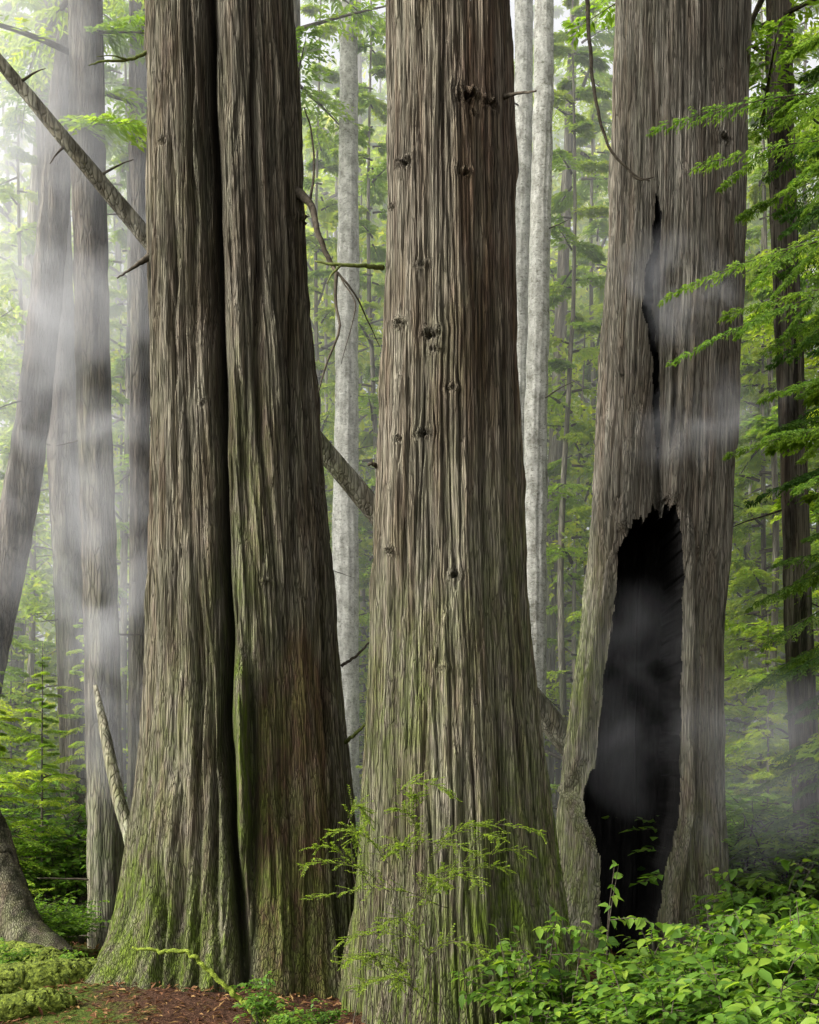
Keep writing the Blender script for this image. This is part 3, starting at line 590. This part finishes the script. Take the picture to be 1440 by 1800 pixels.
for (pp,D) in mains:
    e=P(pp[0],pp[1],D); st=hb+np.array([rg.normal(0,.2),rg.normal(0,.1),0]); dx=e-st
    m_=st+dx*[.2,.4,rg.uniform(.78,.98)]+rg.normal(0,.04,3)
    c=catmull([st,st+dx*[.05,.15,.45]+rg.normal(0,.06,3),m_],14); V,F=tube(c[::2],np.linspace(.004,.0026,7),16,5,.02); G.add(V,F,.5,1)
    spray(m_,e,22,.21)
T=thing('huckleberry_shrub',tuple(map(float,hb)),'airy huckleberry shrub with tiny yellow-green leaves at a cedar foot','shrub')
part('foliage',G.mesh('foliage',[huck,twig],True),T)
for px,D,h in [(450,8.3,.42),(500,8.0,.36),(560,8.2,.3),(570,7.8,.3),(20,10.2,.4),(120,10.1,.35)]:
    putshrub(sal[rg.randint(4)],(px-720)*K*D,D,h,h,'small sprig of bright leaves by the cedar roots','salal_shrub','salal shrubs on the forest floor',rg.uniform(0,6))
N=26000; x=rg.uniform(-5,5,N); y=rg.uniform(7,13,N); b=np.stack([x,y,gz(x,y)+.02],1)
V,F=diamonds(b,rg.normal(size=(N,3))*[1,1,.25],UP+rg.normal(0,.35,(N,3)),rg.uniform(.03,.09,N),rg.uniform(.008,.03,N))
G=Geo(); G.add(V,F,np.repeat(rg.rand(N),4)); obj('leaf_litter',G.mesh('leaf_litter',[litterm]),kind='stuff',label='dry fallen needles and leaves on the forest floor')
# ---------------------------------------------------------------- mist
def airmat(name,dens,g=.2):
    M=NT(name); v=M.n('ShaderNodeVolumeScatter'); v.inputs['Color'].default_value=(.995,1,.965,1); v.inputs['Density'].default_value=dens; v.inputs['Anisotropy'].default_value=g; M.l(v.outputs[0],M.o.inputs['Volume']); return M.m
def box(name,x0,x1,y0,y1,z0,z1,dens):
    V=np.array([[x,y,z] for x in (x0,x1) for y in (y0,y1) for z in (z0,z1)]); F=np.array([[0,1,3,2],[4,6,7,5],[0,4,5,1],[2,3,7,6],[0,2,6,4],[1,5,7,3]])
    obj(name,mesh(name,V,F,airmat('haze_air',dens),smooth=False),kind='stuff',label='thin morning haze between the trees')
box('haze',-20,20,14.2,40,-1,21,.036)
def mist(c,rx,ry,rz,dens,seed,rot=0.,sub=.40,fs=1.3):
    nu,nv=24,12; u=np.linspace(0,2*math.pi,nu,endpoint=False); v=np.linspace(.02,math.pi-.02,nv); Vv,U=np.meshgrid(v,u,indexing='ij')
    V=np.stack([np.sin(Vv)*np.cos(U),np.sin(Vv)*np.sin(U),np.cos(Vv)],-1).reshape(-1,3)
    i=np.arange(nv-1)[:,None]*nu; j=np.arange(nu)[None]; j2=(j+1)%nu
    F=np.stack([i+j,i+nu+j,i+nu+j2,i+j2],-1).reshape(-1,4)
    caps=np.array([[0,a_,a_+1,(a_+2)] for a_ in range(1,nu-2,2)]); F=np.concatenate([F,caps,caps[:,::-1]+(nv-1)*nu])
    M=NT('mist_vapour'); tc=M.n('ShaderNodeTexCoord'); gr=M.n('ShaderNodeTexGradient'); gr.gradient_type='SPHERICAL'; M.l(tc.outputs['Object'],gr.inputs[0])
    mp=M.n('ShaderNodeMapping'); mp.inputs['Location'].default_value=(seed*3.1,seed,0); mp.inputs['Scale'].default_value=(rx,ry,rz); M.l(tc.outputs['Object'],mp.inputs[0])
    nz=M.noise(mp.outputs[0],fs,3,.55,.5)
    d=M.math('MULTIPLY',gr.outputs['Fac'],M.math('MULTIPLY',M.math('SUBTRACT',nz,sub),dens*6.)); d=M.math('MAXIMUM',d,0.)
    v=M.n('ShaderNodeVolumeScatter'); v.inputs['Color'].default_value=(1,1,1,1); M.l(d,v.inputs['Density']); M.l(v.outputs[0],M.o.inputs['Volume'])
    M.m.cycles.volume_step_rate=2.
    o=obj('mist',mesh('mist',V,F,M.m),kind='stuff',label='drifting wisp of white mist'); o.location=c; o.scale=(rx,ry,rz); o.rotation_euler=(0,rot,0)
mist(P(-30,450,12.6),2.6,1.3,5.6,.85,1,.28)
mist(P(190,1000,11.6),.7,.5,2.6,.9,2,-.05)
mist(P(1185,510,11.2),.7,.35,.6,1.0,3,.5,.44,2.4)
mist(P(1125,1230,11.3),.8,.4,1.2,.38,4)
mist(P(1370,1340,11.5),1.1,.6,1.4,.55,5)
mist(P(1245,740,11.2),.9,.35,.5,.7,6,-.4,.44,2.2)
# ---------------------------------------------------------------- light, world, camera
S=np.array([-.80,-.32,.60]); S/=np.linalg.norm(S)
w=bpy.data.worlds.new('World'); sc.world=w; w.use_nodes=True; nt=w.node_tree; bg=nt.nodes['Background']
sk=nt.nodes.new('ShaderNodeTexSky'); sk.sky_type='NISHITA'; sk.sun_disc=False; sk.sun_elevation=math.asin(S[2]); sk.sun_rotation=math.atan2(S[0],S[1]); sk.dust_density=5; sk.air_density=1.
hs=nt.nodes.new('ShaderNodeHueSaturation'); hs.inputs['Saturation'].default_value=.12; hs.inputs['Value'].default_value=2.9
nt.links.new(sk.outputs[0],hs.inputs['Color']); nt.links.new(hs.outputs[0],bg.inputs[0]); bg.inputs[1].default_value=.15
L=bpy.data.lights.new('sun','SUN'); L.energy=5; L.angle=math.radians(6); L.color=(1,.97,.91); lo=link(bpy.data.objects.new('sun',L)); lo.rotation_euler=Vector((-S[0],-S[1],-S[2])).to_track_quat('-Z','Y').to_euler(); lo.location=(-8,-3,12)
cam=bpy.data.cameras.new('camera'); co=link(bpy.data.objects.new('camera',cam)); co.location=(0,0,CH); co.rotation_euler=(math.pi/2,0,0)
cam.sensor_fit='VERTICAL'; cam.sensor_height=24; cam.lens=24/.84; cam.shift_y=.25; cam.clip_end=1000; sc.camera=co
sc.view_settings.view_transform='Standard'; sc.view_settings.look='None'; sc.view_settings.exposure=0
